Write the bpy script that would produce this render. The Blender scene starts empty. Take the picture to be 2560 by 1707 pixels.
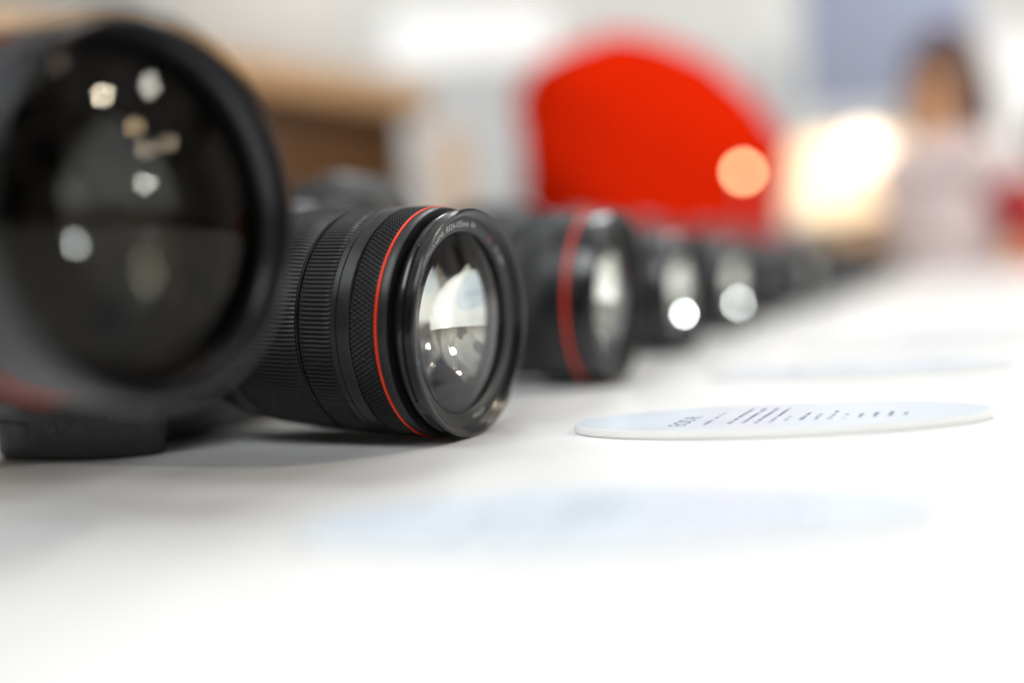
import bpy, bmesh, math, random
from mathutils import Vector, Matrix
random.seed(7)
PI = math.pi
scene = bpy.context.scene
COL = scene.collection

# ---------------------------------------------------------------- camera
CAM_H = 0.0542
ROLL, PITCH = math.radians(-4.0), math.radians(3.255)
cr, sr, cp, sp = math.cos(ROLL), math.sin(ROLL), math.cos(PITCH), math.sin(PITCH)
RV, UV, WV = Vector((cr, sp*sr, cp*sr)), Vector((-sr, sp*cr, cp*cr)), Vector((0, cp, -sp))
cd = bpy.data.cameras.new('camera')
cam = bpy.data.objects.new('camera', cd); COL.objects.link(cam)
M3 = Matrix((RV, UV, -WV)).transposed()
cam.matrix_world = Matrix.Translation((0, 0, CAM_H)) @ M3.to_4x4()
cd.sensor_width = 36; cd.lens = 36*2450/2560
cd.clip_start = 0.01; cd.clip_end = 100
cd.dof.use_dof = True
cd.dof.focus_distance = 0.341
cd.dof.aperture_fstop = 1.55
scene.camera = cam

# ---------------------------------------------------------------- world: the grey hall around the table
w = bpy.data.worlds.new('World'); scene.world = w; w.use_nodes = True
nt = w.node_tree; nt.nodes.clear()
N, L = nt.nodes.new, nt.links.new
out = N('ShaderNodeOutputWorld'); bg = N('ShaderNodeBackground'); L(bg.outputs[0], out.inputs[0])
tc = N('ShaderNodeTexCoord'); sx = N('ShaderNodeSeparateXYZ'); L(tc.outputs['Generated'], sx.inputs[0])
mr = N('ShaderNodeMapRange'); mr.inputs[1].default_value = -0.5; mr.inputs[2].default_value = 1.0
L(sx.outputs['Z'], mr.inputs[0])
ramp = N('ShaderNodeValToRGB'); L(mr.outputs[0], ramp.inputs[0])
e = ramp.color_ramp.elements
e[0].position = 0.0; e[0].color = (.10, .09, .08, 1)
e[1].position = 1.0; e[1].color = (.75, .75, .76, 1)
for p, c in ((.30, (.16, .13, .10, 1)), (.40, (.42, .40, .36, 1)), (.58, (.20, .19, .19, 1))):
    k = e.new(p); k.color = c
mp = N('ShaderNodeMapping'); mp.inputs['Scale'].default_value = (5, 5, 2.2); L(tc.outputs['Generated'], mp.inputs[0])
vo = N('ShaderNodeTexVoronoi'); vo.inputs['Scale'].default_value = 1.6; L(mp.outputs[0], vo.inputs['Vector'])
hs = N('ShaderNodeSeparateColor'); L(vo.outputs['Color'], hs.inputs[0])
m2 = N('ShaderNodeMapRange'); m2.inputs[3].default_value = .15; m2.inputs[4].default_value = 1.9; L(hs.outputs[0], m2.inputs[0])
mul = N('ShaderNodeMix'); mul.data_type = 'RGBA'; mul.blend_type = 'MULTIPLY'; mul.inputs[0].default_value = 1
L(ramp.outputs[0], mul.inputs[6]); L(m2.outputs[0], mul.inputs[7]); L(mul.outputs[2], bg.inputs[0])
bg.inputs[1].default_value = 0.9

# ---------------------------------------------------------------- hall lamps, plus added unseen fill and wall-wash lamps
def area(loc, size, energy, col=(.95, .985, 1), sy=None, target=None):
    d = bpy.data.lights.new('hall_or_fill_lamp', 'AREA'); d.energy = energy; d.color = col
    d.size = size
    if sy: d.shape = 'RECTANGLE'; d.size_y = sy
    o = bpy.data.objects.new('hall_or_fill_lamp', d); COL.objects.link(o); o.location = loc
    if target is not None:
        o.rotation_euler = (Vector(target)-Vector(loc)).to_track_quat('-Z', 'Y').to_euler()
    return o
def spot_ball(loc, r, energy, col=(1, .95, .88)):
    d = bpy.data.lights.new('spot_lamp', 'POINT'); d.energy = energy; d.color = col; d.shadow_soft_size = r
    o = bpy.data.objects.new('spot_lamp', d); COL.objects.link(o); o.location = loc
    return o
area((0.2, 0.8, 2.4), 0.8, 5)
area((-1.3, -.8, 2.0), 1.3, 50, target=(-.1, .3, 0))  # unseen fill, added to lift the shadowed table on the left
area((2.15, 1.6, 2.3), 0.5, 24, sy=.26)
area((0.3, 2.4, 2.6), 0.7, 34)
area((-0.5, -2.2, 2.5), 1.1, 20, target=(-.1, .4, 0))  # unseen camera-side fill, added to brighten the grip and barrel sides
area((-1.0, 4.8, 3.0), 1.6, 58, target=(0, 7.5, .8))  # unseen wash lamp, added to brighten the back wall
area((3.2, 5.0, 3.0), 1.6, 58, target=(3, 7.5, .8))  # second added wash, for the right of the back wall
spot_ball((2.43, .23, 2.39), .10, 112, (1, .93, .80))
spot_ball((3.49, .59, 2.27), .15, 45, (1, .78, .50))
spot_ball((4.74, .74, 2.23), .20, 55, (1, .84, .70))
spot_ball((4.28, 1.83, 2.21), .19, 50, (1, .88, .70))
spot_ball((4.5, .25, 1.02), .16, 130, (.90, .95, 1))
spot_ball((1.6, -.1, 2.4), .12, 8, (1, .86, .75))

# ---------------------------------------------------------------- view
scene.view_settings.view_transform = 'Standard'
scene.view_settings.look = 'None'
scene.view_settings.exposure = -0.14
scene.view_settings.gamma = 1
scene.view_settings.use_curve_mapping = False
scene.render.engine = 'CYCLES'
cy = scene.cycles
cy.use_denoising = True
try: cy.denoiser = 'OPENIMAGEDENOISE'
except Exception: pass
cy.max_bounces = 10; cy.transparent_max_bounces = 16; cy.glossy_bounces = 6; cy.transmission_bounces = 8
cy.caustics_reflective = False; cy.caustics_refractive = False
cy.sample_clamp_indirect = 60.0

# ---------------------------------------------------------------- materials
def mat(name, base, rough=.5, metal=0, spec=.5, bump=None, coat=0, emit=None, estr=0, var=0, vscale=40, coatr=.1):
    m = bpy.data.materials.new(name); m.use_nodes = True
    t = m.node_tree; b = t.nodes['Principled BSDF']
    b.inputs['Base Color'].default_value = (*base, 1); b.inputs['Roughness'].default_value = rough
    b.inputs['Metallic'].default_value = metal; b.inputs['Specular IOR Level'].default_value = spec
    b.inputs['Coat Weight'].default_value = coat; b.inputs['Coat Roughness'].default_value = coatr
    if emit: b.inputs['Emission Color'].default_value = (*emit, 1); b.inputs['Emission Strength'].default_value = estr
    co = t.nodes.new('ShaderNodeTexCoord')
    if var:
        n = t.nodes.new('ShaderNodeTexNoise'); n.inputs['Scale'].default_value = vscale; n.inputs['Detail'].default_value = 5
        t.links.new(co.outputs['Object'], n.inputs['Vector'])
        r = t.nodes.new('ShaderNodeMapRange'); r.inputs[1].default_value = .3; r.inputs[2].default_value = .7
        r.inputs[3].default_value = rough*(1-var); r.inputs[4].default_value = min(1, rough*(1+var))
        t.links.new(n.outputs['Fac'], r.inputs[0]); t.links.new(r.outputs[0], b.inputs['Roughness'])
        mx = t.nodes.new('ShaderNodeMix'); mx.data_type = 'RGBA'
        mx.inputs[6].default_value = (*[c*(1-.25*var) for c in base], 1); mx.inputs[7].default_value = (*[min(1, c*(1+.25*var)) for c in base], 1)
        t.links.new(n.outputs['Fac'], mx.inputs[0]); t.links.new(mx.outputs[2], b.inputs['Base Color'])
    if bump:
        kind, sc, st, dist = bump
        if kind == 'noise':
            n = t.nodes.new('ShaderNodeTexNoise'); n.inputs['Scale'].default_value = sc; n.inputs['Detail'].default_value = 3; o = n.outputs['Fac']
            t.links.new(co.outputs['Object'], n.inputs['Vector'])
        else:
            n = t.nodes.new('ShaderNodeTexVoronoi'); n.feature = 'SMOOTH_F1'; n.inputs['Scale'].default_value = sc; o = n.outputs['Distance']
            nn = t.nodes.new('ShaderNodeTexNoise'); nn.inputs['Scale'].default_value = sc*.5
            t.links.new(co.outputs['Object'], nn.inputs['Vector'])
            ad = t.nodes.new('ShaderNodeVectorMath'); ad.operation = 'SCALE'; ad.inputs['Scale'].default_value = 1.6/sc
            t.links.new(nn.outputs['Color'], ad.inputs[0])
            a2 = t.nodes.new('ShaderNodeVectorMath'); t.links.new(co.outputs['Object'], a2.inputs[0]); t.links.new(ad.outputs[0], a2.inputs[1])
            t.links.new(a2.outputs[0], n.inputs['Vector'])
        bp = t.nodes.new('ShaderNodeBump'); bp.inputs['Strength'].default_value = st; bp.inputs['Distance'].default_value = dist
        t.links.new(o, bp.inputs['Height']); t.links.new(bp.outputs[0], b.inputs['Normal'])
    return m

MT = dict(
 plastic=mat('black_plastic', (.030, .030, .032), .42, spec=.5, bump=('noise', 5000, .25, .0001), var=.25, vscale=120),
 barrel=mat('barrel_black', (.011, .011, .012), .38, spec=.45, bump=('noise', 7000, .15, .00008), var=.2, vscale=150),
 rubber=mat('black_rubber', (.009, .009, .010), .45, spec=.42, bump=('noise', 3000, .15, .0001), var=.25, vscale=300),
 gloss=mat('gloss_black', (.010, .010, .012), .20, spec=.6, var=.35, vscale=90),
 matt=mat('matt_black', (.006, .006, .006), .75, spec=.2),
 ring=mat('name_ring_black', (.014, .014, .015), .40, spec=.5, bump=('noise', 6000, .2, .00008)),
 red=mat('red_ring', (.85, .050, .012), .38, spec=.3, var=.15, vscale=200),
 white=mat('engraved_white', (.55, .55, .55), .6),
 redtxt=mat('engraved_red', (.75, .02, .03), .6),
 leather=mat('leatherette', (.045, .045, .047), .40, spec=.6, bump=('vor', 750, 1.0, .0012), var=.2, vscale=200),
 metal=mat('brushed_metal', (.55, .56, .58), .3, metal=1, var=.3, vscale=200),
 inner=mat('inner_barrel_black', (.026, .025, .024), .25, spec=.5),
 table=mat('table_laminate', (.80, .80, .79), .38, spec=.45, var=.22, vscale=25, bump=('noise', 900, .05, .0002)),
 plaque_top=mat('plaque_print', (.63, .69, .76), .35, spec=.4, var=.12, vscale=60),
 plaque_edge=mat('plaque_edge', (.82, .82, .80), .5, var=.15, vscale=80),
 ink=mat('ink', (.10, .13, .24), .6),
 ink2=mat('ink_light', (.22, .26, .38), .6),
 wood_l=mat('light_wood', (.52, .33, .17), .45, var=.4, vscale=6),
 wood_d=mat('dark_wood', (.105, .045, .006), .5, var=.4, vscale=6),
 wall=mat('wall_paint', (.76, .75, .72), .8, var=.1, vscale=2),
 grey=mat('pale_grey', (.66, .68, .69), .7, var=.1, vscale=3),
 blue=mat('lavender_panel', (.30, .33, .45), .7, var=.1, vscale=3),
 dark=mat('dark_trim', (.08, .08, .09), .6),
 beigewall=mat('beige_wall', (.50, .47, .43), .8, var=.2, vscale=2),
 peach=mat('peach_paint', (.72, .52, .38), .7, var=.1, vscale=4),
 floor=mat('floor_carpet', (.28, .27, .27), .9, var=.3, vscale=8),
 skin=mat('skin', (.58, .30, .18), .5, var=.1, vscale=10),
 tan=mat('tan_skin', (.60, .31, .15), .5, var=.1, vscale=10),
 hair=mat('dark_hair', (.06, .018, .012), .45, var=.3, vscale=30),
 hairb=mat('brown_hair', (.26, .10, .035), .45, var=.3, vscale=30),
 redcloth=mat('red_cloth', (.52, .014, .0015), .85, spec=0, var=.2, vscale=8, bump=('noise', 14, .35, .02)),
 whitecloth=mat('white_cloth', (.60, .50, .50), .8, var=.2, vscale=8),
 maroon=mat('maroon_cloth', (.30, .012, .014), .8, var=.2, vscale=8),
 lilac=mat('lilac_cloth', (.52, .46, .80), .8, var=.2, vscale=8),
 jeans=mat('dark_trousers', (.03, .035, .05), .8, var=.2, vscale=8),
 lampw=mat('warm_lamp', (1, .8, .5), .5, emit=(1, .80, .55), estr=.95),
 lampo=mat('orange_lamp', (1, .6, .3), .5, emit=(1, .62, .32), estr=27),
 lampg=mat('globe_lamp', (1, .85, .7), .5, emit=(1, .84, .68), estr=2.6),
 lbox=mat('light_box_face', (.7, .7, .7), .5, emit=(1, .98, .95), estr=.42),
)
def glass(name, refl, tint=(1, 1, 1), rough=0.0, ior=1.5, rtint=(1, 1, 1)):
    m = bpy.data.materials.new(name); m.use_nodes = True; t = m.node_tree; t.nodes.clear()
    o = t.nodes.new('ShaderNodeOutputMaterial'); mx = t.nodes.new('ShaderNodeMixShader')
    tr = t.nodes.new('ShaderNodeBsdfTransparent'); tr.inputs[0].default_value = (*tint, 1)
    gl = t.nodes.new('ShaderNodeBsdfGlossy'); gl.inputs['Roughness'].default_value = rough; gl.inputs[0].default_value = (*rtint, 1)
    fr = t.nodes.new('ShaderNodeFresnel'); fr.inputs[0].default_value = ior
    ma = t.nodes.new('ShaderNodeMath'); ma.operation = 'MULTIPLY_ADD'; ma.use_clamp = True
    ma.inputs[1].default_value = refl[0]; ma.inputs[2].default_value = refl[1]
    t.links.new(fr.outputs[0], ma.inputs[0]); t.links.new(ma.outputs[0], mx.inputs[0])
    t.links.new(tr.outputs[0], mx.inputs[1]); t.links.new(gl.outputs[0], mx.inputs[2]); t.links.new(mx.outputs[0], o.inputs[0])
    return m
MT['front_glass'] = glass('coated_front_glass', (.85, 0.0), (.97, .98, .96), rtint=(.95, .97, 1))
MT['mid_glass'] = glass('coated_middle_glass', (1.2, .01), (.97, .98, .97), rtint=(1, .97, .93))
MT['clear_front_glass'] = glass('clear_front_glass', (1.0, .0), (.98, .99, .98), rtint=(1, .98, 1))
MT['back_glass'] = glass('coated_rear_glass', (.6, .92), (.5, .5, .5), rtint=(1, 1, .99))
MT['dark_front_glass'] = glass('coated_dark_front_glass', (2.0, .12), (.98, .99, .97), rtint=(.095, .088, .078))
MT['dark_back_glass'] = glass('coated_dark_rear_glass', (1.0, .12), (.97, .98, .95), rtint=(.034, .030, .022))
MT['dark_last_glass'] = glass('coated_dark_last_glass', (.5, .28), (.4, .4, .4), rtint=(.36, .35, .36))

# ---------------------------------------------------------------- helpers
def link(name, me, m, parent=None):
    o = bpy.data.objects.new(name, me); COL.objects.link(o)
    if m is not None: me.materials.append(MT[m] if isinstance(m, str) else m)
    if parent is not None: o.parent = parent
    return o
def tag(o, label=None, cat=None, group=None, kind=None):
    if label: o['label'] = label
    if cat: o['category'] = cat
    if group: o['group'] = group
    if kind: o['kind'] = kind
    return o
def empty(name, loc=(0, 0, 0)):
    o = bpy.data.objects.new(name, None); COL.objects.link(o); o.location = loc; o.empty_display_size = .01
    return o
def shade(me, on=True):
    me.polygons.foreach_set('use_smooth', [on]*len(me.polygons))
def lathe(name, prof, m, parent, seg=160, closed=False, fn=None, sharp=35):
    """revolve (y, r) points about the local Y axis"""
    vs, fs = [], []
    n = len(prof)
    for y, r in prof:
        for k in range(seg):
            t = 2*PI*k/seg
            rr, yy = (r, y) if fn is None else fn(y, r, t)
            vs.append((rr*math.cos(t), yy, rr*math.sin(t)))
    for i in range(n-1 + (1 if closed else 0)):
        a, b = i*seg, ((i+1) % n)*seg
        for k in range(seg):
            k2 = (k+1) % seg
            fs.append((a+k, b+k, b+k2, a+k2))
    me = bpy.data.meshes.new(name); me.from_pydata(vs, [], fs)
    bm = bmesh.new(); bm.from_mesh(me)
    bmesh.ops.remove_doubles(bm, verts=bm.verts, dist=1e-6)
    bmesh.ops.recalc_face_normals(bm, faces=bm.faces)
    for ed in bm.edges:
        if len(ed.link_faces) == 2 and ed.calc_face_angle(0) > math.radians(sharp): ed.smooth = False
    bm.to_mesh(me); bm.free(); shade(me)
    return link(name, me, m, parent)
def dome(name, y0, R, rad, bulge, m, parent, rings=48, seg=240, thick=None):
    rings = max(rings, 48); seg = max(seg, 240)
    """spherical cap: rim of radius rad at y0, centre at y0+bulge"""
    prof = []
    for i in range(rings+1):
        q = rad*(1-i/rings)
        prof.append((y0 + bulge*(1-(q/rad)**2), max(q, 1e-5)))
    if thick:
        for i in range(rings+1):
            q = rad*i/rings
            prof.append((y0 - thick + bulge*.6*(1-(q/rad)**2), max(q, 1e-5)))
    return lathe(name, prof, m, parent, seg=seg, sharp=60)
def boxbm(bm, c, s, rz=0, bev=0, seg=2):
    r = bmesh.ops.create_cube(bm, size=1)
    vs = r['verts']
    bmesh.ops.scale(bm, vec=s, verts=vs)
    if bev:
        es = list({e for v in vs for e in v.link_edges})
        bb = bmesh.ops.bevel(bm, geom=es, offset=bev, segments=seg, affect='EDGES', profile=.5)
        vs = list({v for f in bb['faces'] for v in f.verts} | {v for v in vs if v.is_valid})
    if rz: bmesh.ops.rotate(bm, verts=vs, cent=(0, 0, 0), matrix=Matrix.Rotation(rz, 3, 'Z'))
    bmesh.ops.translate(bm, vec=c, verts=vs)
def box(name, c, s, m, parent=None, rz=0, bev=0, seg=2):
    bm = bmesh.new(); boxbm(bm, c, s, rz, bev, seg)
    me = bpy.data.meshes.new(name); bm.to_mesh(me); bm.free()
    if bev and seg > 1: shade(me)
    o = link(name, me, m, parent)
    return o
def prism(name, pts, z0, z1, m, parent, bev=0, seg=3, smooth=True):
    bm = bmesh.new()
    lo = [bm.verts.new((x, y, z0)) for x, y in pts]; hi = [bm.verts.new((x, y, z1)) for x, y in pts]
    n = len(pts)
    bot = bm.faces.new(lo[::-1]); top = bm.faces.new(hi)
    for i in range(n): bm.faces.new((lo[i], lo[(i+1) % n], hi[(i+1) % n], hi[i]))
    bmesh.ops.recalc_face_normals(bm, faces=bm.faces)
    if bev:
        es = list(top.edges)+list(bot.edges)
        bmesh.ops.bevel(bm, geom=es, offset=bev, segments=seg, affect='EDGES', profile=.5)
    for ed in bm.edges:
        if len(ed.link_faces) == 2 and ed.calc_face_angle(0) > math.radians(40): ed.smooth = False
    me = bpy.data.meshes.new(name); bm.to_mesh(me); bm.free(); shade(me, smooth)
    return link(name, me, m, parent)
def smooth_loop(pts, n=4):
    out = []
    k = len(pts)
    for i in range(k):
        p0, p1, p2, p3 = [Vector(pts[(i+j-1) % k]) for j in range(4)]
        for s in range(n):
            t = s/n
            out.append(tuple(.5*((2*p1)+(p2-p0)*t+(2*p0-5*p1+4*p2-p3)*t*t+(-p0+3*p1-3*p2+p3)*t**3)))
    return out
def text_verts(s, size):
    cu = bpy.data.curves.new('t', 'FONT'); cu.body = s; cu.size = size; cu.resolution_u = 3
    o = bpy.data.objects.new('t', cu); COL.objects.link(o)
    dg = bpy.context.evaluated_depsgraph_get(); dg.update()
    me = bpy.data.meshes.new_from_object(o.evaluated_get(dg))
    bm = bmesh.new(); bm.from_mesh(me)
    for k in range(1):
        bmesh.ops.subdivide_edges(bm, edges=[e for e in bm.edges if e.calc_length() > size*.25], cuts=2)
    bmesh.ops.triangulate(bm, faces=bm.faces)
    vs = [v.co.copy() for v in bm.verts]; bm.verts.ensure_lookup_table()
    fs = [[v.index for v in f.verts] for f in bm.faces]
    bm.free(); bpy.data.objects.remove(o); bpy.data.curves.remove(cu); bpy.data.meshes.remove(me)
    return vs, fs
def ring_text(s, size, ang_mid, rbase, surf, m, parent, name='lettering'):
    """lettering running clockwise (seen from the front) round the name ring, tops outward; surf(r)->y"""
    vs, fs = text_verts(s, size)
    w_ = max(v.x for v in vs)
    # seen from the front (+Y towards viewer) local +X is on the viewer's LEFT
    out = []
    for v in vs:
        ang = ang_mid + (w_/2 - v.x)/rbase    # angle measured counter-clockwise as seen from the front
        r = rbase + v.y
        out.append((-r*math.cos(ang), surf(r)+.00006, r*math.sin(ang)))
    me = bpy.data.meshes.new(name); me.from_pydata(out, [], fs)
    return link(name, me, m, parent)

AZ = math.radians(26)
AH = Vector((math.cos(AZ), -math.sin(AZ), 0)); UH = Vector((math.sin(AZ), math.cos(AZ), 0))

# ================================================================ setting
fl = box('floor', (0, 4, -.96), (30, 30, .02), 'floor'); tag(fl, kind='structure')
wl = box('back_wall', (1.0, 7.6, 1.5), (16, .1, 4.92), 'wall')
tag(wl, 'off-white hall wall far behind the tables, out of focus', 'wall')

# long table: runs along UH
def along(a, u, z=0): return AH*a + UH*u + Vector((0, 0, z))
tb = empty('display_table', along(.165, 2.0, -.95)); tb.rotation_euler = (0, 0, -AZ)
tag(tb, 'long white display table carrying the row of cameras', 'table')
box('tabletop', (0.0, 0, .93), (1.29, 6.4, .04), 'table', tb, bev=.003)
for sx_ in (-1, 1):
    for k in (-2.9, 0, 2.9):
        box('leg', (sx_*.50, k, .455), (.06, .06, .909), 'dark', tb)

# ================================================================ camera bodies
PLAN = [(-.074, -.060), (-.0745, -.040), (-.072, -.031), (-.060, -.027), (-.036, -.025), (0, -.025), (.024, -.025), (.033, -.021),
        (.0370, -.013), (.0415, -.0065), (.0480, -.0075), (.0545, -.014), (.0600, -.026), (.0635, -.042), (.0645, -.060),
        (.0625, -.0725), (.054, -.077), (.020, -.073), (-.030, -.070), (-.062, -.068)]
ZB = .0492
def build_body(parent):
    loop = smooth_loop(PLAN, 5)
    body = prism('camera_body', loop, .0, ZB+.041, 'plastic', parent, bev=.0028, seg=4)
    # leatherette wrap on nose of the grip and card door on its side: shells standing .5 mm proud
    k = len(loop)
    idx = [i for i in range(k) if loop[i][0] > .0352 and loop[i][1] > -.047]
    def strip(name, ids, z0, z1, m, off, rnd=.004):
        bm = bmesh.new()
        P = []
        for i in ids:
            p = Vector(loop[i]); t = (Vector(loop[(i+1) % k])-Vector(loop[i-1])).normalized(); n = Vector((t.y, -t.x))
            if n.dot(p-Vector((.02, -.045))) < 0: n = -n
            P.append((p, n))
        rows = []
        nz = 16
        L_ = [0]
        for i in range(1, len(P)): L_.append(L_[-1]+(P[i][0]-P[i-1][0]).length)
        for j in range(nz+1):
            z = z0+(z1-z0)*j/nz; rows.append([])
            for i, (p, n) in enumerate(P):
                e_ = min(L_[i], L_[-1]-L_[i]); cut = 0
                zz = z
                if e_ < rnd:
                    cut = rnd-math.sqrt(max(0, rnd**2-(rnd-e_)**2))
                    zz = (z0+cut)+(z1-z0-2*cut)*j/nz
                edge = min(j, nz-j) == 0 or i in (0, len(P)-1)
                q = p+n*(off if not edge else -.0004)
                rows[-1].append(bm.verts.new((q.x, q.y, zz)))
        for j in range(nz):
            for i in range(len(P)-1):
                bm.faces.new((rows[j][i], rows[j][i+1], rows[j+1][i+1], rows[j+1][i]))
        bmesh.ops.recalc_face_normals(bm, faces=bm.faces)
        me = bpy.data.meshes.new(name); bm.to_mesh(me); bm.free(); shade(me)
        return link(name, me, m, parent)
    strip('grip_leather', idx, .0058, ZB+.022, 'leather', .0005)
    ids2 = [i for i in range(k) if loop[i][0] > .056 and loop[i][1] <= -.0488 and loop[i][1] > -.073]
    strip('card_door', ids2, .0140, ZB+.018, 'plastic', .0006, .002)
    strip('base_cover', ids2, .0035, .0128, 'plastic', .0006, .001)
    for ob in [x for x in bpy.data.objects if x.parent == parent]:
        for v in ob.data.vertices:
            if v.co.z < .016 and v.co.y < -.012:
                v.co.z += (v.co.y+.012)*.062*(1-v.co.z/.016 if v.co.z > .006 else 1)
    # mount throat
    lathe('mount_ring', [(-.030, .0345), (-.004, .0345), (-.003, .0335), (-.0002, .0335), (-.0002, .020)], 'plastic', parent, seg=96).location = (0, 0, ZB)
    # viewfinder hump, tapered
    bm = bmesh.new()
    pr = [(-.033, ZB+.0395), (-.0255, ZB+.051), (-.017, ZB+.0630), (-.010, ZB+.0655), (.010, ZB+.0655), (.017, ZB+.0630), (.0255, ZB+.051), (.033, ZB+.0395)]
    A = [bm.verts.new((x, -.014+.35*(-(z-ZB-.0395)), z)) for x, z in pr]; B = [bm.verts.new((x*.9, -.072, z-.001)) for x, z in pr]
    bm.faces.new(A); bm.faces.new(B[::-1])
    for i in range(len(pr)):
        j = (i+1) % len(pr); bm.faces.new((A[i], B[i], B[j], A[j]))
    bmesh.ops.recalc_face_normals(bm, faces=bm.faces)
    bmesh.ops.bevel(bm, geom=list(bm.edges), offset=.0012, segments=2, affect='EDGES')
    me = bpy.data.meshes.new('viewfinder_hump'); bm.to_mesh(me); bm.free(); shade(me)
    hump = link('viewfinder_hump', me, 'plastic', parent)
    box('hot_shoe', (0, -.050, ZB+.0666), (.0185, .018, .0024), 'metal', hump, bev=.0004)
    box('eyecup', (0, -.074, ZB+.051), (.036, .010, .020), 'rubber', hump, bev=.002)
    def dial(name, x, y, z, r, hgt, m):
        o = lathe(name, [(0, .0001), (0, r), (hgt*.9, r), (hgt, r*.9), (hgt, .0001)], m, parent, seg=60,
                  fn=lambda yy, rr, t: (rr*(1+.02*math.cos(30*t)) if rr > r*.95 else rr, yy))
        o.rotation_euler = (PI/2, 0, 0); o.location = (x, y, z); return o
    dial('mode_dial', .046, -.048, ZB+.0405, .0095, .008, 'metal')
    dial('power_dial', -.055, -.048, ZB+.0405, .0090, .007, 'metal')
    dial('shutter_button', .043, -.020, ZB+.0405, .0050, .003, 'metal')
    for x in (-.0755, .0650):
        o = lathe('strap_lug', [(-.002, .0030), (.002, .0030), (.002, .0056), (-.002, .0056)], 'metal', parent, seg=24, closed=True)
        o.location = (x, -.045, ZB+.026)
    return body

def copy_tree(o, parent=None):
    c = o.copy(); COL.objects.link(c)
    if parent is not None: c.parent = parent
    for ch in [x for x in bpy.data.objects if x.parent == o and x != c]:
        copy_tree(ch, c)
    return c

# ================================================================ lenses (local Y is the optical axis, mount at y=0, z=ZB)
def smst(a, b, x):
    t = max(0, min(1, (x-a)/(b-a))); return t*t*(3-2*t)
def tri(x):
    x = x-math.floor(x); return 1-abs(2*x-1)
def ribbed(name, y0, y1, r, n, depth, m, parent, cone=None, k=6, rows=None):
    pr = [(y0, r-depth-.0004)]
    rows = rows or 10
    for i in range(rows+1): pr.append((y0+(y1-y0)*i/rows, r))
    pr.append((y1, r-depth-.0004))
    def fn(y, rr, t):
        if rr < r-depth*.5: return (cone(y)-depth-.0004 if cone else rr), y
        base = cone(y) if cone else rr
        e_ = min(y-y0, y1-y)
        ramp_ = smst(0, (y1-y0)*.5/rows+.0006, e_)
        c = .5+.5*math.cos(n*t)
        g = smst(.15, .62, c)
        return base-depth*(1-g*ramp_), y
    return lathe(name, pr, m, parent, seg=n*k, fn=fn, sharp=75)
def knurled(name, y0, y1, r, n, depth, m, parent):
    rows = 56; per = .00145
    pr = [(y0, r-depth-.0004)]+[(y0+(y1-y0)*i/rows, r) for i in range(rows+1)]+[(y1, r-depth-.0004)]
    def fn(y, rr, t):
        if rr < r-depth*.5: return rr, y
        q = n*t/(2*PI); v = (y-y0)/per
        h = min(tri(q+v*.5), tri(q-v*.5))
        g = smst(.12, .8, h)
        e_ = min(y-y0, y1-y); g *= smst(0, .0003, e_)
        return r-depth*(1-g), y
    return lathe(name, pr, m, parent, seg=n*6, fn=fn, sharp=80)

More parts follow.
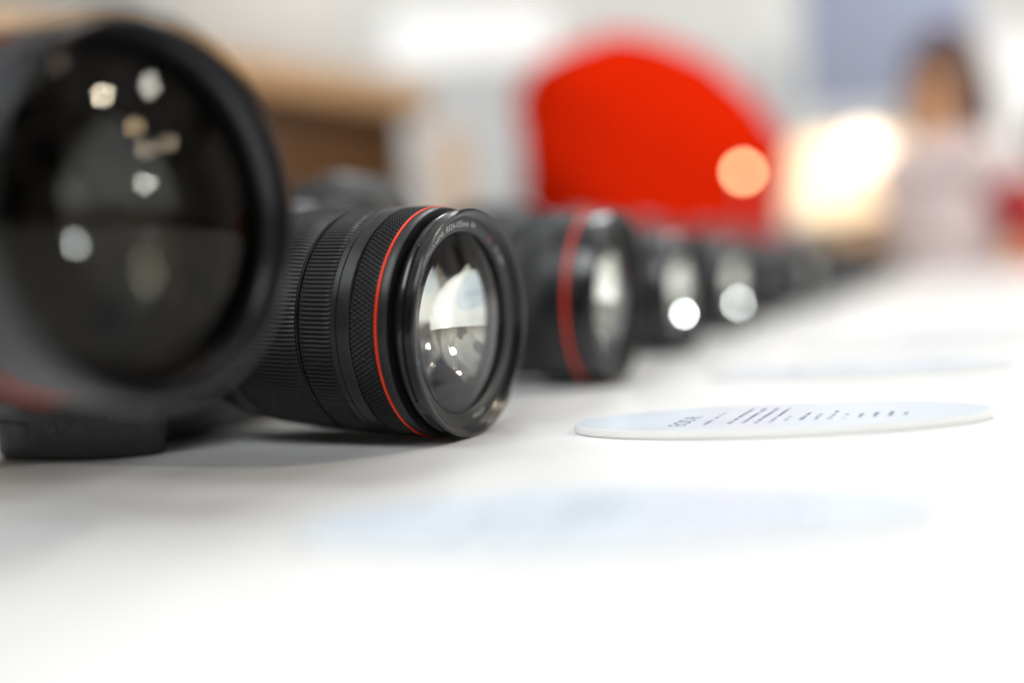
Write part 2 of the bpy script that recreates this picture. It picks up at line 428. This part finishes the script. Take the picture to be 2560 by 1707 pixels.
def main_lens(cam_root):
    L_ = .103
    S = lambda s: L_-s
    bar = lathe('lens_barrel', [(-.001, .0330), (.004, .0335), (.006, .0350), (.0065, .0385), (.012, .0402), (.018, .0406), (.0195, .0406), (.0200, .0403),
        (S(.0472), .0406), (S(.0468), .0412), (S(.0461), .0414), (S(.0460), .0405), (S(.0322), .0405), (S(.0320), .0416), (S(.0300), .0416), (S(.0298), .0412), (S(.0296), .0412), (S(.0294), .0416),
        (S(.0250), .0416), (S(.0246), .0413), (S(.0244), .0405), (S(.0150), .0405), (S(.0148), .0414), (S(.0146), .0414), (S(.0144), .0405), (S(.01355), .0405), (S(.0134), .0412), (S(.0130), .0413), (S(.0104), .0411), (S(.0100), .0408), (S(.0099), .0365), (S(.0085), .0362)],
        'barrel', cam_root, seg=256)
    bar.location = (0, 0, ZB)
    cone = lambda y: .0417 if y > .0400 else .0417-(.0400-y)*.04
    ribbed('focus_ring', .0210, S(.0476),   .0417, 168, .0008, 'rubber', bar, cone=cone, rows=10)
    ribbed('zoom_ring', S(.0458), S(.0324), .0418, 168, .0008, 'rubber', bar)
    knurled('control_ring', S(.0243), S(.0152), .0417, 156, .0009, 'rubber', bar)
    lathe('red_ring', [(S(.01435), .0404), (S(.01435), .0414), (S(.0142), .0416), (S(.0137), .0416), (S(.01355), .0414), (S(.01355), .0404)], 'red', bar, seg=256)
    lathe('extension_tube', [(S(.0106), .0366), (S(.0070), .0366)], 'matt', bar, seg=128)
    fr = lathe('filter_ring', [(S(.0074), .0360), (S(.0073), .0392), (S(.0068), .0396), (S(.0054), .0398), (S(.0050), .0396), (S(.0049), .0388), (S(.0045), .0388),
        (S(.0044), .0398), (S(.0040), .0400), (S(.0038), .0396), (S(.0036), .0400), (S(.0012), .0404), (S(.0006), .0406), (S(.0000), .0404), (L_+.0003, .0399), (L_+.0003, .0394), (S(.0000), .0388),
        (S(.0004), .0382), (S(.0009), .0385), (S(.0013), .0380), (S(.0018), .0385), (S(.0022), .0380), (S(.0027), .0384), (S(.0030), .0379), (S(.0033), .0376)], 'gloss', bar, seg=256, sharp=50)
    # small bayonet tabs on the ring
    for t in (math.radians(133), math.radians(222), math.radians(20)):
        b = box('bayonet_tab', (0, 0, 0), (.006, .0018, .0006), 'gloss', fr, bev=.0002)
        b.location = (-.0396*math.cos(t), S(.0047), .0396*math.sin(t)); b.rotation_euler = (0, t-PI/2, 0)
    surf = lambda r: S(.0033)-(.0376-r)*.10
    nr = lathe('name_ring', [(S(.0033), .0376), (surf(.0330), .0330), (surf(.0327)-.0003, .0326), (S(.0048), .0322), (S(.0052), .0318)], 'ring', bar, seg=192, sharp=50)
    ring_text('CANON LENS  RF24-105mm  F4', .0029, math.radians(112), .0341, surf, 'white', nr)
    ring_text('L', .0031, math.radians(58.5), .0341, surf, 'redtxt', nr)
    ring_text('IS  USM', .0026, math.radians(43), .0341, surf, 'white', nr)
    ring_text('\u00f877mm', .0026, math.radians(-76), .0341, surf, 'white', nr)
    dome('front_element', S(.0046), 0, .0320, .0042, 'clear_front_glass', bar, seg=160, rings=28)
    lathe('inner_barrel', [(S(.0050), .0320), (S(.0080), .0312), (S(.0082), .0306), (S(.0112), .0300), (S(.0114), .0292), (S(.0200), .0262), (S(.0202), .0240), (S(.034), .0225), (S(.036), .012), (S(.036), .0001)], 'inner', bar, seg=128)
    dome('second_element', S(.0095), 0, .0303, .0030, 'mid_glass', bar, seg=128, rings=24)
    dome('rear_element', S(.0116), 0, .0290, -.0096, 'back_glass', bar, seg=360, rings=80)
    dome('third_element', S(.0290), 0, .0230, .0060, 'back_glass', bar, seg=128, rings=24)
    return bar

def simple_lens(cam_root, R=.0435, L_=.115, redring=True, gl=.034, bright=True, rear=.036):
    S = lambda s: L_-s
    bar = lathe('lens_barrel', [(-.001, .0330), (.012, .0345), (.020, rear), (.040, R-.003), (.042, R-.001), (S(.020), R-.0005), (S(.018), R), (S(.010), R), (S(.0095), R-.001), (S(.006), R-.001)],
                'barrel', cam_root, seg=128)
    bar.location = (0, 0, ZB)
    ribbed('zoom_ring', .050, .068, R, 120, .0008, 'rubber', bar, k=4, rows=4)
    ribbed('focus_ring', .074, S(.026), R, 120, .0008, 'rubber', bar, k=4, rows=4)
    if redring:
        lathe('red_ring', [(S(.0154), R-.0006), (S(.0154), R+.0003), (S(.0139), R+.0003), (S(.0139), R-.0006)], 'red', bar, seg=128)
    lathe('filter_ring', [(S(.0095), R-.002), (S(.0090), R-.0006), (S(.0010), R-.0004), (S(.0003), R-.0008), (S(0), R-.0014), (S(0), R-.0022), (S(.0008), R-.0030), (S(.0040), R-.0034)], 'gloss', bar, seg=128)
    lathe('name_ring', [(S(.0040), R-.0034), (S(.0046), gl+.0008), (S(.0075), gl)], 'ring', bar, seg=96)
    dome('front_element', S(.0068), 0, gl, .0055, 'front_glass', bar, seg=96)
    lathe('inner_barrel', [(S(.0075), gl), (S(.0135), gl-.0003), (S(.0152), gl-.004), (S(.022), gl-.006), (S(.034), gl-.009), (S(.036), .0001)], 'inner', bar, seg=96)
    dome('second_element', S(.0105), 0, gl-.0005, .0020, 'front_glass', bar, seg=96)
    dome('rear_element', S(.0130), 0, gl-.0008, -.0092, 'back_glass', bar, seg=96)
    return bar

def big_lens(cam_root):
    L_ = .130; R = .0445
    S = lambda s: L_-s
    bar = lathe('lens_barrel', [(-.001, .0330), (.012, .0345), (.020, .036), (.044, .0395), (.046, .0420), (S(.026), .0430), (S(.022), .0438), (S(.0125), .0440), (S(.0120), .0430), (S(.010), .0430)],
                'barrel', cam_root, seg=160)
    bar.location = (0, 0, ZB)
    ribbed('zoom_ring', .050, .072, .0432, 140, .0008, 'rubber', bar, k=4, rows=4)
    ribbed('focus_ring', .078, S(.034), .0436, 140, .0008, 'rubber', bar, k=4, rows=4)
    lathe('red_ring', [(S(.0300), .0428), (S(.0300), .0438), (S(.0296), .0438), (S(.0296), .0428)], 'red', bar, seg=128)
    lathe('filter_ring', [(S(.0115), .0425), (S(.0110), .0438), (S(.0018), .0444), (S(.0004), .0440), (S(0), .0433), (S(0), .0426), (S(.0012), .0420), (S(.0035), .0415)], 'gloss', bar, seg=160)
    lathe('name_ring', [(S(.0035), .0415), (S(.0062), .0392), (S(.0080), .0387)], 'gloss', bar, seg=128)
    dome('front_element', S(.0075), 0, .0388, .0117, 'dark_front_glass', bar, seg=480, rings=96)
    lathe('inner_barrel', [(S(.0080), .0386), (S(.014), .037), (S(.0142), .0355), (S(.026), .0335), (S(.0262), .030), (S(.034), .029), (S(.0342), .027), (S(.050), .022), (S(.052), .0001)], 'matt', bar, seg=128)
    dome('second_element', S(.0142), 0, .0352, -.0065, 'dark_back_glass', bar, seg=360, rings=72)
    dome('rear_element', S(.0265), 0, .0300, -.0095, 'dark_last_glass', bar, seg=360, rings=72)
    return bar

def place(root, front_c, az, sag, L_, sc=1.0):
    """put the camera so that its lens front centre is at front_c"""
    az, sag = math.radians(az), math.radians(sag)
    th = -PI/2-az
    R_ = Matrix.Rotation(th, 4, 'Z') @ Matrix.Rotation(-sag, 4, 'X')
    loc = Vector(front_c) - (R_ @ (Vector((0, L_, ZB))*sc))
    root.location = loc; root.rotation_euler = R_.to_euler(); root.scale = (sc, sc, sc)

G = 'cameras standing in a row along the display table'
# the camera in focus
c_main = empty('mirrorless_camera'); build_body(c_main); main_lens(c_main)
tag(c_main, 'black camera in sharp focus with thin red ring and white lettering round its lens', 'camera', G)
place(c_main, (-.013, .356, .0416), 27.4, 4.1, .103, 1.022)
# near, blurred
c_near = empty('mirrorless_camera'); build_body(c_near); big_lens(c_near)
tag(c_near, 'large blurred camera nearest the viewer, its wide dark lens filling the left edge', 'camera', G)
place(c_near, (-.0785, .2285, .0768), 28.5, 2.0, .130, 1.03)
# next ones along the row
def row_cam(label, contact, R, L_, az=26, sag=3.5, src=None, **kw):
    if src is None:
        r = empty('mirrorless_camera'); build_body(r); simple_lens(r, R, L_, **kw)
    else: r = copy_tree(src)
    tag(r, label, 'camera', G)
    s_ = math.radians(sag)
    place(r, (contact[0], contact[1], R*math.cos(s_)+.0003), az, sag, L_)
    return r
c2 = row_cam('blurred black camera with broad dull red ring, right behind the one in focus', (.058, .503), .0445, .118, az=24, sag=4)
c3 = row_cam('x', (.122, .659), .0410, .105, az=30, sag=3, redring=False, gl=.034)
c3['label'] = 'blurred camera with no red ring, just past the camera with the dull red ring'
c4 = row_cam('blurred camera whose lens shows the larger white light spot', (.199, .831), .0400, .108, az=33, sag=3, redring=False, gl=.034)
c5 = row_cam('distant blurred camera with a pale grey lens face, past the two with white light spots', (.387, 1.225), .0410, .105, sag=3, src=c3, az=33)
far = [(.290, 1.03), (.470, 1.42), (.555, 1.60), (.655, 1.80), (.745, 2.00), (.84, 2.2), (.94, 2.42), (1.04, 2.64), (1.14, 2.86)]
FARL = ['blurred camera between the larger white light spot and the pale grey lens',
 'blurred camera right after the pale grey lens', 'second blurred camera after the pale grey lens', 'third blurred camera after the pale grey lens',
 'small dark smudge of a camera, fourth past the pale grey lens'] + ['camera lost in the blur at the far end of the row']*4
for i, p in enumerate(far):
    c = row_cam(FARL[i], p, .0400 if i % 2 else .0410, .108 if i % 2 else .105, sag=3, src=(c4 if i % 2 else c3), az=(26 if i == 0 else 30+random.uniform(-4, 4)))
    if i > 4: c['group'] = 'cameras lost in the blur at the far end of the row'

# ================================================================ plaques
def plaque(ctr, rot, label, hl=.070, hw=.0295, seed=1, lines=True):
    root = empty('info_plaque', Vector(ctr)); root.rotation_euler = (0, 0, rot)
    tag(root, label, 'plaque', 'oval information plaques lying in front of the cameras')
    n = 160
    pts = [(hl*math.cos(2*PI*k/n), hw*math.sin(2*PI*k/n)) for k in range(n)]
    prism('board', pts, .0002, .0030, 'plaque_edge', root, bev=.0003, seg=2)
    pts2 = [(x*.9935, y*.985) for x, y in pts]
    bm = bmesh.new(); vs = [bm.verts.new((x, y, .00305)) for x, y in pts2]; bm.faces.new(vs)
    me = bpy.data.meshes.new('print'); bm.to_mesh(me); bm.free()
    pr = link('printed_face', me, 'plaque_top', root)
    SH = .28
    # heading: reads along local +Y, lines follow each other along local +X
    vs, fs = text_verts('EOS R', .0085)
    me = bpy.data.meshes.new('heading'); me.from_pydata([(-.0305-v.y+.0 + (v.x)*SH, -.0165+v.x*.92, .00309) for v in vs], [], fs)
    link('heading', me, 'ink', pr)
    rnd = random.Random(seed)
    bm = bmesh.new()
    def line(x, y, ln, hgt=.0016):
        q = 0
        while q < ln:
            wd = rnd.uniform(.0006, .0013)
            if rnd.random() < .84:
                x0 = x; x1 = x-hgt*rnd.choice((.72, .72, 1.0))
                cs = [(x0+q*SH, y+q), (x1+q*SH, y+q), (x1+(q+wd)*SH, y+q+wd), (x0+(q+wd)*SH, y+q+wd)]
                bm.faces.new([bm.verts.new((a, b, .00309)) for a, b in cs])
            q += wd+.00035
    X0 = -.0225
    spec = [(-.0235, -.0165, .026), (-.0155, -.0165, .034), (-.0110, -.0165, .034), (-.0066, -.0165, .034), (-.0022, -.0165, .034),
            (.0035, -.0125, .009), (.0085, -.0125, .015), (.0130, -.0125, .012), (.0175, -.0125, .016), (.0222, -.0120, .010), (.0270, -.0118, .009), (.0318, -.0116, .009), (.0366, -.0114, .010), (.0414, -.0112, .008)]
    for x, y, ln in spec: line(x, y, ln)
    me = bpy.data.meshes.new('small_print'); bm.to_mesh(me); bm.free(); link('small_print', me, 'ink2', pr)
    return root
def plc(a, u): v = AH*a+UH*u; return (v.x, v.y, 0)
rot0 = -AZ + math.radians(14)
plaque(plc(-.068, .3425), rot0, 'pale blue oval plaque in focus, its grey lines of print facing the cameras')
plaque(plc(-.077, .199), -AZ+math.radians(18), 'blurred pale blue oval plaque nearest the viewer, low in the picture', seed=3)
plaque(plc(-.057, .500), rot0, 'blurred pale plaque just beyond the plaque in focus', seed=4)
plaque(plc(-.040, .66), rot0, 'faintest pale plaque, farthest one past the plaque in focus', seed=5)

# ================================================================ far furniture
def at(px, py, d):
    """world point seen at a 2560-wide photograph pixel, d metres deep"""
    return Vector((0, 0, CAM_H)) + (RV*((px-1280)/2450) - UV*((py-853.5)/2450) + WV)*d
# wooden counter, receding to the right
ang = math.atan2(.8, .6)
ct = empty('wooden_counter', (-.15, 2.25, -.95)); ct.rotation_euler = (0, 0, ang)
tag(ct, 'brown wooden counter with a pale lit fascia above its dark front, behind the cameras', 'counter')
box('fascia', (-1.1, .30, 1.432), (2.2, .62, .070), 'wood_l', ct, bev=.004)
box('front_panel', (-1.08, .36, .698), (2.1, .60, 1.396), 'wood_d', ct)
# hall back: lit box, panels
p = at(1180, 95, 5.2)
lb = empty('light_box', (p.x, p.y, -.95)); tag(lb, 'bright white light box above the counter end, left of the red figure', 'light box')
box('lit_face', (0, 0, p.z+.95), (.85, .06, .26), 'lbox', lb)
box('stand', (0, .06, (p.z+.95)/2-.08), (.5, .05, p.z+.76), 'grey', lb)
p = at(2220, 60, 5.5)
bp_ = box('blue_panel', (p.x, p.y, p.z+.05), (.95, .06, .98), 'blue'); tag(bp_, 'lavender blue panel high on the right', 'panel')
bp_.rotation_euler = (0, math.radians(0), 0)
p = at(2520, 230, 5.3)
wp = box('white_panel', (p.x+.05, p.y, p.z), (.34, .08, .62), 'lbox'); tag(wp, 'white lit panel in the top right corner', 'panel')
p = at(1190, 320, 4.5)
sh = box('grey_sign', (p.x, p.y, p.z), (.16, .03, .14), 'grey'); tag(sh, 'faint grey sign between the counter and the red figure', 'sign')
p = at(2020, 450, 4.2)
# lamps
def stand_lamp(name, pt, r, m, base_z, label, cat, stem=.004):
    root = empty(name, (pt.x, pt.y, base_z)); tag(root, label, cat)
    o = lathe('bulb', [(-r*math.cos(PI*k/16), max(1e-5, r*math.sin(PI*k/16))) for k in range(17)], m, root, seg=32); o.location = (0, 0, pt.z-base_z)
    hgt = pt.z-base_z-r
    o = lathe('stem', [(0, stem), (hgt, stem)], 'metal', root, seg=16); o.rotation_euler = (PI/2, 0, 0)
    b = lathe('base', [(0, .0001), (0, stem*9), (stem*1.5, stem*9), (stem*2, .0001)], 'metal', root, seg=32); b.rotation_euler = (PI/2, 0, 0)
stand_lamp('table_lamp', at(1858, 430, 1.60), .007, 'lampo', 0, 'small warm lamp glowing orange in front of the red figure', 'lamp', .002)
stand_lamp('floor_lamp', at(2155, 378, 3.2), .07, 'lampg', -.95, 'warm white globe lamp just left of the dark haired person', 'lamp', .012)
p0, p1 = at(1985, 570, 3.3), at(2265, 320, 3.3)
cb = empty('display_cabinet', ((p0.x+p1.x)/2, p0.y, -.95)); tag(cb, 'low cabinet glowing warm cream between the two people', 'cabinet')
box('lit_case', (0, 0, (p0.z+p1.z)/2+.95), ((p1.x-p0.x)*.95, .2, (p1.z-p0.z)*.85), 'lampw', cb)
box('cabinet_base', (0, 0, (p0.z+.97)/2), ((p1.x-p0.x)*.84, .24, p0.z+.93), 'wood_l', cb)

# ================================================================ people
def skin_fig(name, verts, edges, radii, m, parent, sub=2, root=0, bend=None):
    if bend: verts = [tuple(bend(v)) for v in verts]
    me = bpy.data.meshes.new(name); me.from_pydata(verts, edges, [])
    o = link(name, me, None, parent)
    md = o.modifiers.new('s', 'SKIN')
    for i, v in enumerate(me.skin_vertices[0].data):
        rr = radii[i]; v.radius = rr if isinstance(rr, tuple) else (rr, rr); v.use_root = (i == root)
    sb = o.modifiers.new('u', 'SUBSURF'); sb.levels = sub; sb.render_levels = sub
    dg = bpy.context.evaluated_depsgraph_get(); dg.update()
    me2 = bpy.data.meshes.new_from_object(o.evaluated_get(dg))
    o.modifiers.clear(); o.data = me2; bpy.data.meshes.remove(me)
    me2.name = name; shade(me2); me2.materials.append(MT[m])
    return o
def ellipsoid(name, c, s, m, parent, warp=None):
    bm = bmesh.new(); bmesh.ops.create_uvsphere(bm, u_segments=32, v_segments=20, radius=1)
    for v in bm.verts:
        q = Vector((v.co.x*s[0], v.co.y*s[1], v.co.z*s[2]))
        if warp: q = warp(q)
        v.co = q+Vector(c)
    me = bpy.data.meshes.new(name); bm.to_mesh(me); bm.free(); shade(me)
    return link(name, me, m, parent)
def person(loc, rz, label, H=1.7, top='redcloth', bottom='jeans', skin='skin', hair='hair', longhair=False, lean=0, bow=0, sleeve=.85, loft=None, puff=None, arms=((.28, -.12, 1.02), (-.28, -.12, 1.02)), lower=None):
    """a standing figure facing local -Y"""
    k = H/1.75
    root = empty('person', loc); root.rotation_euler = (0, 0, rz); root.scale = (k, k, k)
    tag(root, label, 'person')
    def bend(p):
        # bend forward at the hip, and bow the head at the neck
        p = Vector(p)
        if bow and p.z > 1.50:
            q = Matrix.Rotation(bow, 3, 'X') @ (p-Vector((0, 0, 1.50))); p = q+Vector((0, 0, 1.50))
        if lean and p.z > .96 or (lean and abs(p.x) > .16):
            q = Matrix.Rotation(lean, 3, 'X') @ (p-Vector((0, 0, .95))); p = q+Vector((0, 0, .95))
        return p
    ln = lambda z: 0
    V = [(0, 0, .95), (0, ln(1.12), 1.12), (0, ln(1.30), 1.30), (0, ln(1.44), 1.44), (0, ln(1.52), 1.52), (0, ln(1.62)-.01, 1.60), (0, ln(1.69)-.015, 1.68),
         (.10, 0, .88), (.11, -.02, .50), (.11, .01, .09), (.11, -.14, .03),
         (-.10, 0, .88), (-.11, -.02, .50), (-.11, .01, .09), (-.11, -.14, .03)]
    E = [(0, 1), (1, 2), (2, 3), (3, 4), (4, 5), (5, 6), (0, 7), (7, 8), (8, 9), (9, 10), (0, 11), (11, 12), (12, 13), (13, 14)]
    Rr = [(.15, .10), (.13, .09), (.145, .10), (.10, .075), .052, (.072, .088), (.070, .080), .082, .055, .040, .03, .082, .055, .040, .03]
    sh_z = 1.35
    hands = []
    for sgn, hd in ((1, arms[0]), (-1, arms[1])):
        s0 = (sgn*.15, ln(sh_z), sh_z); h_ = Vector(hd)
        el = (Vector(s0)+h_)/2+Vector((sgn*.05, .06, -.03))
        i = len(V); V += [s0, tuple(el), tuple(h_)]; E += [(3, i), (i, i+1), (i+1, i+2)]; Rr += [.055, .042, .028]
        d = (h_-el).normalized(); side = Vector((0, 1, 0)).cross(d).normalized()
        pm = h_+d*.06; V.append(tuple(pm)); E.append((i+2, i+3)); Rr.append((.038, .018)); j = i+3
        for f_, (off, lg) in enumerate(((-.024, .068), (-.008, .078), (.008, .074), (.024, .058))):
            a_ = pm+side*off+d*.02; b_ = a_+d*lg*.6; c_ = b_+(d*.7+Vector((0, -.5, 0))).normalized()*lg*.45
            q = len(V); V += [tuple(a_), tuple(b_), tuple(c_)]; E += [(j, q), (q, q+1), (q+1, q+2)]; Rr += [.009, .008, .007]
        q = len(V); V += [tuple(h_+side*-.035+d*.03), tuple(h_+side*-.055+d*.07)]; E += [(i+2, q), (q, q+1)]; Rr += [.011, .009]
        hands.append((s0, tuple(el), tuple(h_)))
    skin_fig('body', V, E, Rr, skin, root, bend=bend)
    # nose, on the front of the face, and ears
    hy = ln(1.66)
    # shirt
    SV = [(0, 0, .93), (0, ln(1.12), 1.12), (0, ln(1.30), 1.30), (0, ln(1.44), 1.44), (0, ln(1.475), 1.475)]
    SE = [(0, 1), (1, 2), (2, 3), (3, 4)]; SR = [(.205, .14), (.215, .16), (.20, .165), (.115, .14), .085]
    for s0, el, h_ in hands:
        i = len(SV); hh = Vector(el)+(Vector(h_)-Vector(el))*sleeve
        SV += [s0, el, tuple(hh)]; SE += [(3, i), (i, i+1), (i+1, i+2)]; SR += [.095, .070, .046]
    if loft:
        vs, fs, n = [], [], 40
        for z, cx_, hw, hd in loft:
            for i in range(n):
                t = 2*PI*i/n
                fold = 1+.045*math.sin(5*t+z*24)+.03*math.sin(9*t-z*40)
                vs.append((cx_+hw*fold*math.copysign(abs(math.cos(t))**.8, math.cos(t)), -.62*max(0, z-.95)+hd*fold*math.sin(t), z))
        m_ = len(loft)
        for j in range(m_-1):
            for i in range(n): fs.append((j*n+i, j*n+(i+1) % n, (j+1)*n+(i+1) % n, (j+1)*n+i))
        fs.append(tuple(range(n))[::-1]); fs.append(tuple((m_-1)*n+i for i in range(n)))
        me = bpy.data.meshes.new('shirt'); me.from_pydata(vs, [], fs); shade(me)
        so = link('shirt', me, top, root)
        for q in range(2):
            ids = (5+3*q, 6+3*q, 7+3*q)
            skin_fig('sleeve', [SV[i] for i in ids], [(0, 1), (1, 2)], [.075, .062, .046], top, root, bend=bend)
    else:
        skin_fig('shirt', SV, SE, SR, top, root, bend=bend)
        if puff:
            for q in range(2):
                a_, b_ = Vector(SV[5+3*q]), Vector(SV[6+3*q]); c_ = Vector(hands[q][2])
                skin_fig('sleeve', [tuple(a_.lerp(b_, .15)), tuple(b_), tuple(b_.lerp(c_, .7))], [(0, 1), (1, 2)], [.088, .078, .062], puff, root, bend=bend)
    TV = [(0, 0, .96), (.10, 0, .86), (.11, -.02, .50), (.11, .01, .11), (-.10, 0, .86), (-.11, -.02, .50), (-.11, .01, .11)]
    skin_fig('trousers', TV, [(0, 1), (1, 2), (2, 3), (0, 4), (4, 5), (5, 6)], [(.17, .12), .10, .072, .062, .10, .072, .062], bottom, root)
    def eb(name, c, sz, m):
        o = ellipsoid(name, (0, 0, 0), sz, m, root)
        o.location = bend(c); o.rotation_euler = ((bow if c[2] > 1.5 else 0)+lean, 0, 0)
        return o
    eb('hair', (0, .012, 1.695), (.088, .102, .098), hair)
    if longhair:
        eb('long_hair', (0, .070, 1.53), (.150, .110, .30), hair)
    fy = -.098
    for sx_ in (-1, 1):
        eb('eye', (sx_*.031, fy+.006, 1.655), (.013, .009, .007), 'dark')
        eb('ear', (sx_*.079, 0, 1.64), (.012, .018, .032), skin)
    eb('nose', (0, fy-.006, 1.63), (.014, .018, .026), skin)
    eb('mouth', (0, fy+.006, 1.592), (.024, .009, .007), 'maroon')
    return root
pr_ = at(1630, 300, 1.95)
LOFT = [(.90, 0, .195, .13), (1.00, 0, .20, .14), (1.06, 0, .212, .15), (1.12, 0, .238, .16), (1.18, -.002, .262, .165), (1.255, -.004, .268, .165), (1.32, .008, .252, .155),
        (1.38, .020, .236, .14), (1.442, .036, .215, .12), (1.475, .042, .185, .10), (1.505, .036, .130, .07), (1.530, .028, .070, .04), (1.545, .030, .03, .02)]
person((pr_.x, pr_.y-.12, -.95), math.radians(180), 'person in a bright red top bending over beyond the cameras, seen from behind', H=1.75, top='redcloth', arms=((.15, -.36, 1.00), (-.15, -.36, 1.00)), lean=math.radians(38), bow=math.radians(80), loft=LOFT)
pw = at(2345, 330, 3.1)
pw_ = person((pw.x, pw.y, -.95), math.radians(-50), 'dark haired person in a pale top, turned left, beyond the far end', H=1.66, top='whitecloth', bottom='maroon', skin='tan', hair='hair', longhair=True, sleeve=.1, puff='maroon')
pe = at(2640, 430, 3.4)
person((pe.x, pe.y, -.95), math.radians(30), 'person in a red top and lilac trousers at right edge', H=1.45, top='redcloth', bottom='lilac', skin='tan')
# quieter furniture of the hall, all lost in blur
def slab(px0, py0, px1, py1, d, m, label, cat):
    a_, b_ = at(px0, py0, d), at(px1, py1, d)
    o = box('partition', ((a_.x+b_.x)/2, a_.y, (a_.z-.95)/2), (abs(b_.x-a_.x), .05, a_.z+.95), m)
    tag(o, label, cat); return o
slab(400, -60, 900, 300, 6.0, 'beigewall', 'beige partition behind the wooden counter at top left', 'partition')
slab(1080, 330, 1190, 600, 3.0, 'peach', 'pale peach display stand between the counter and the red figure', 'stand')
slab(1900, 150, 1990, 600, 5.8, 'grey', 'narrow grey partition left of the lavender panel', 'partition')
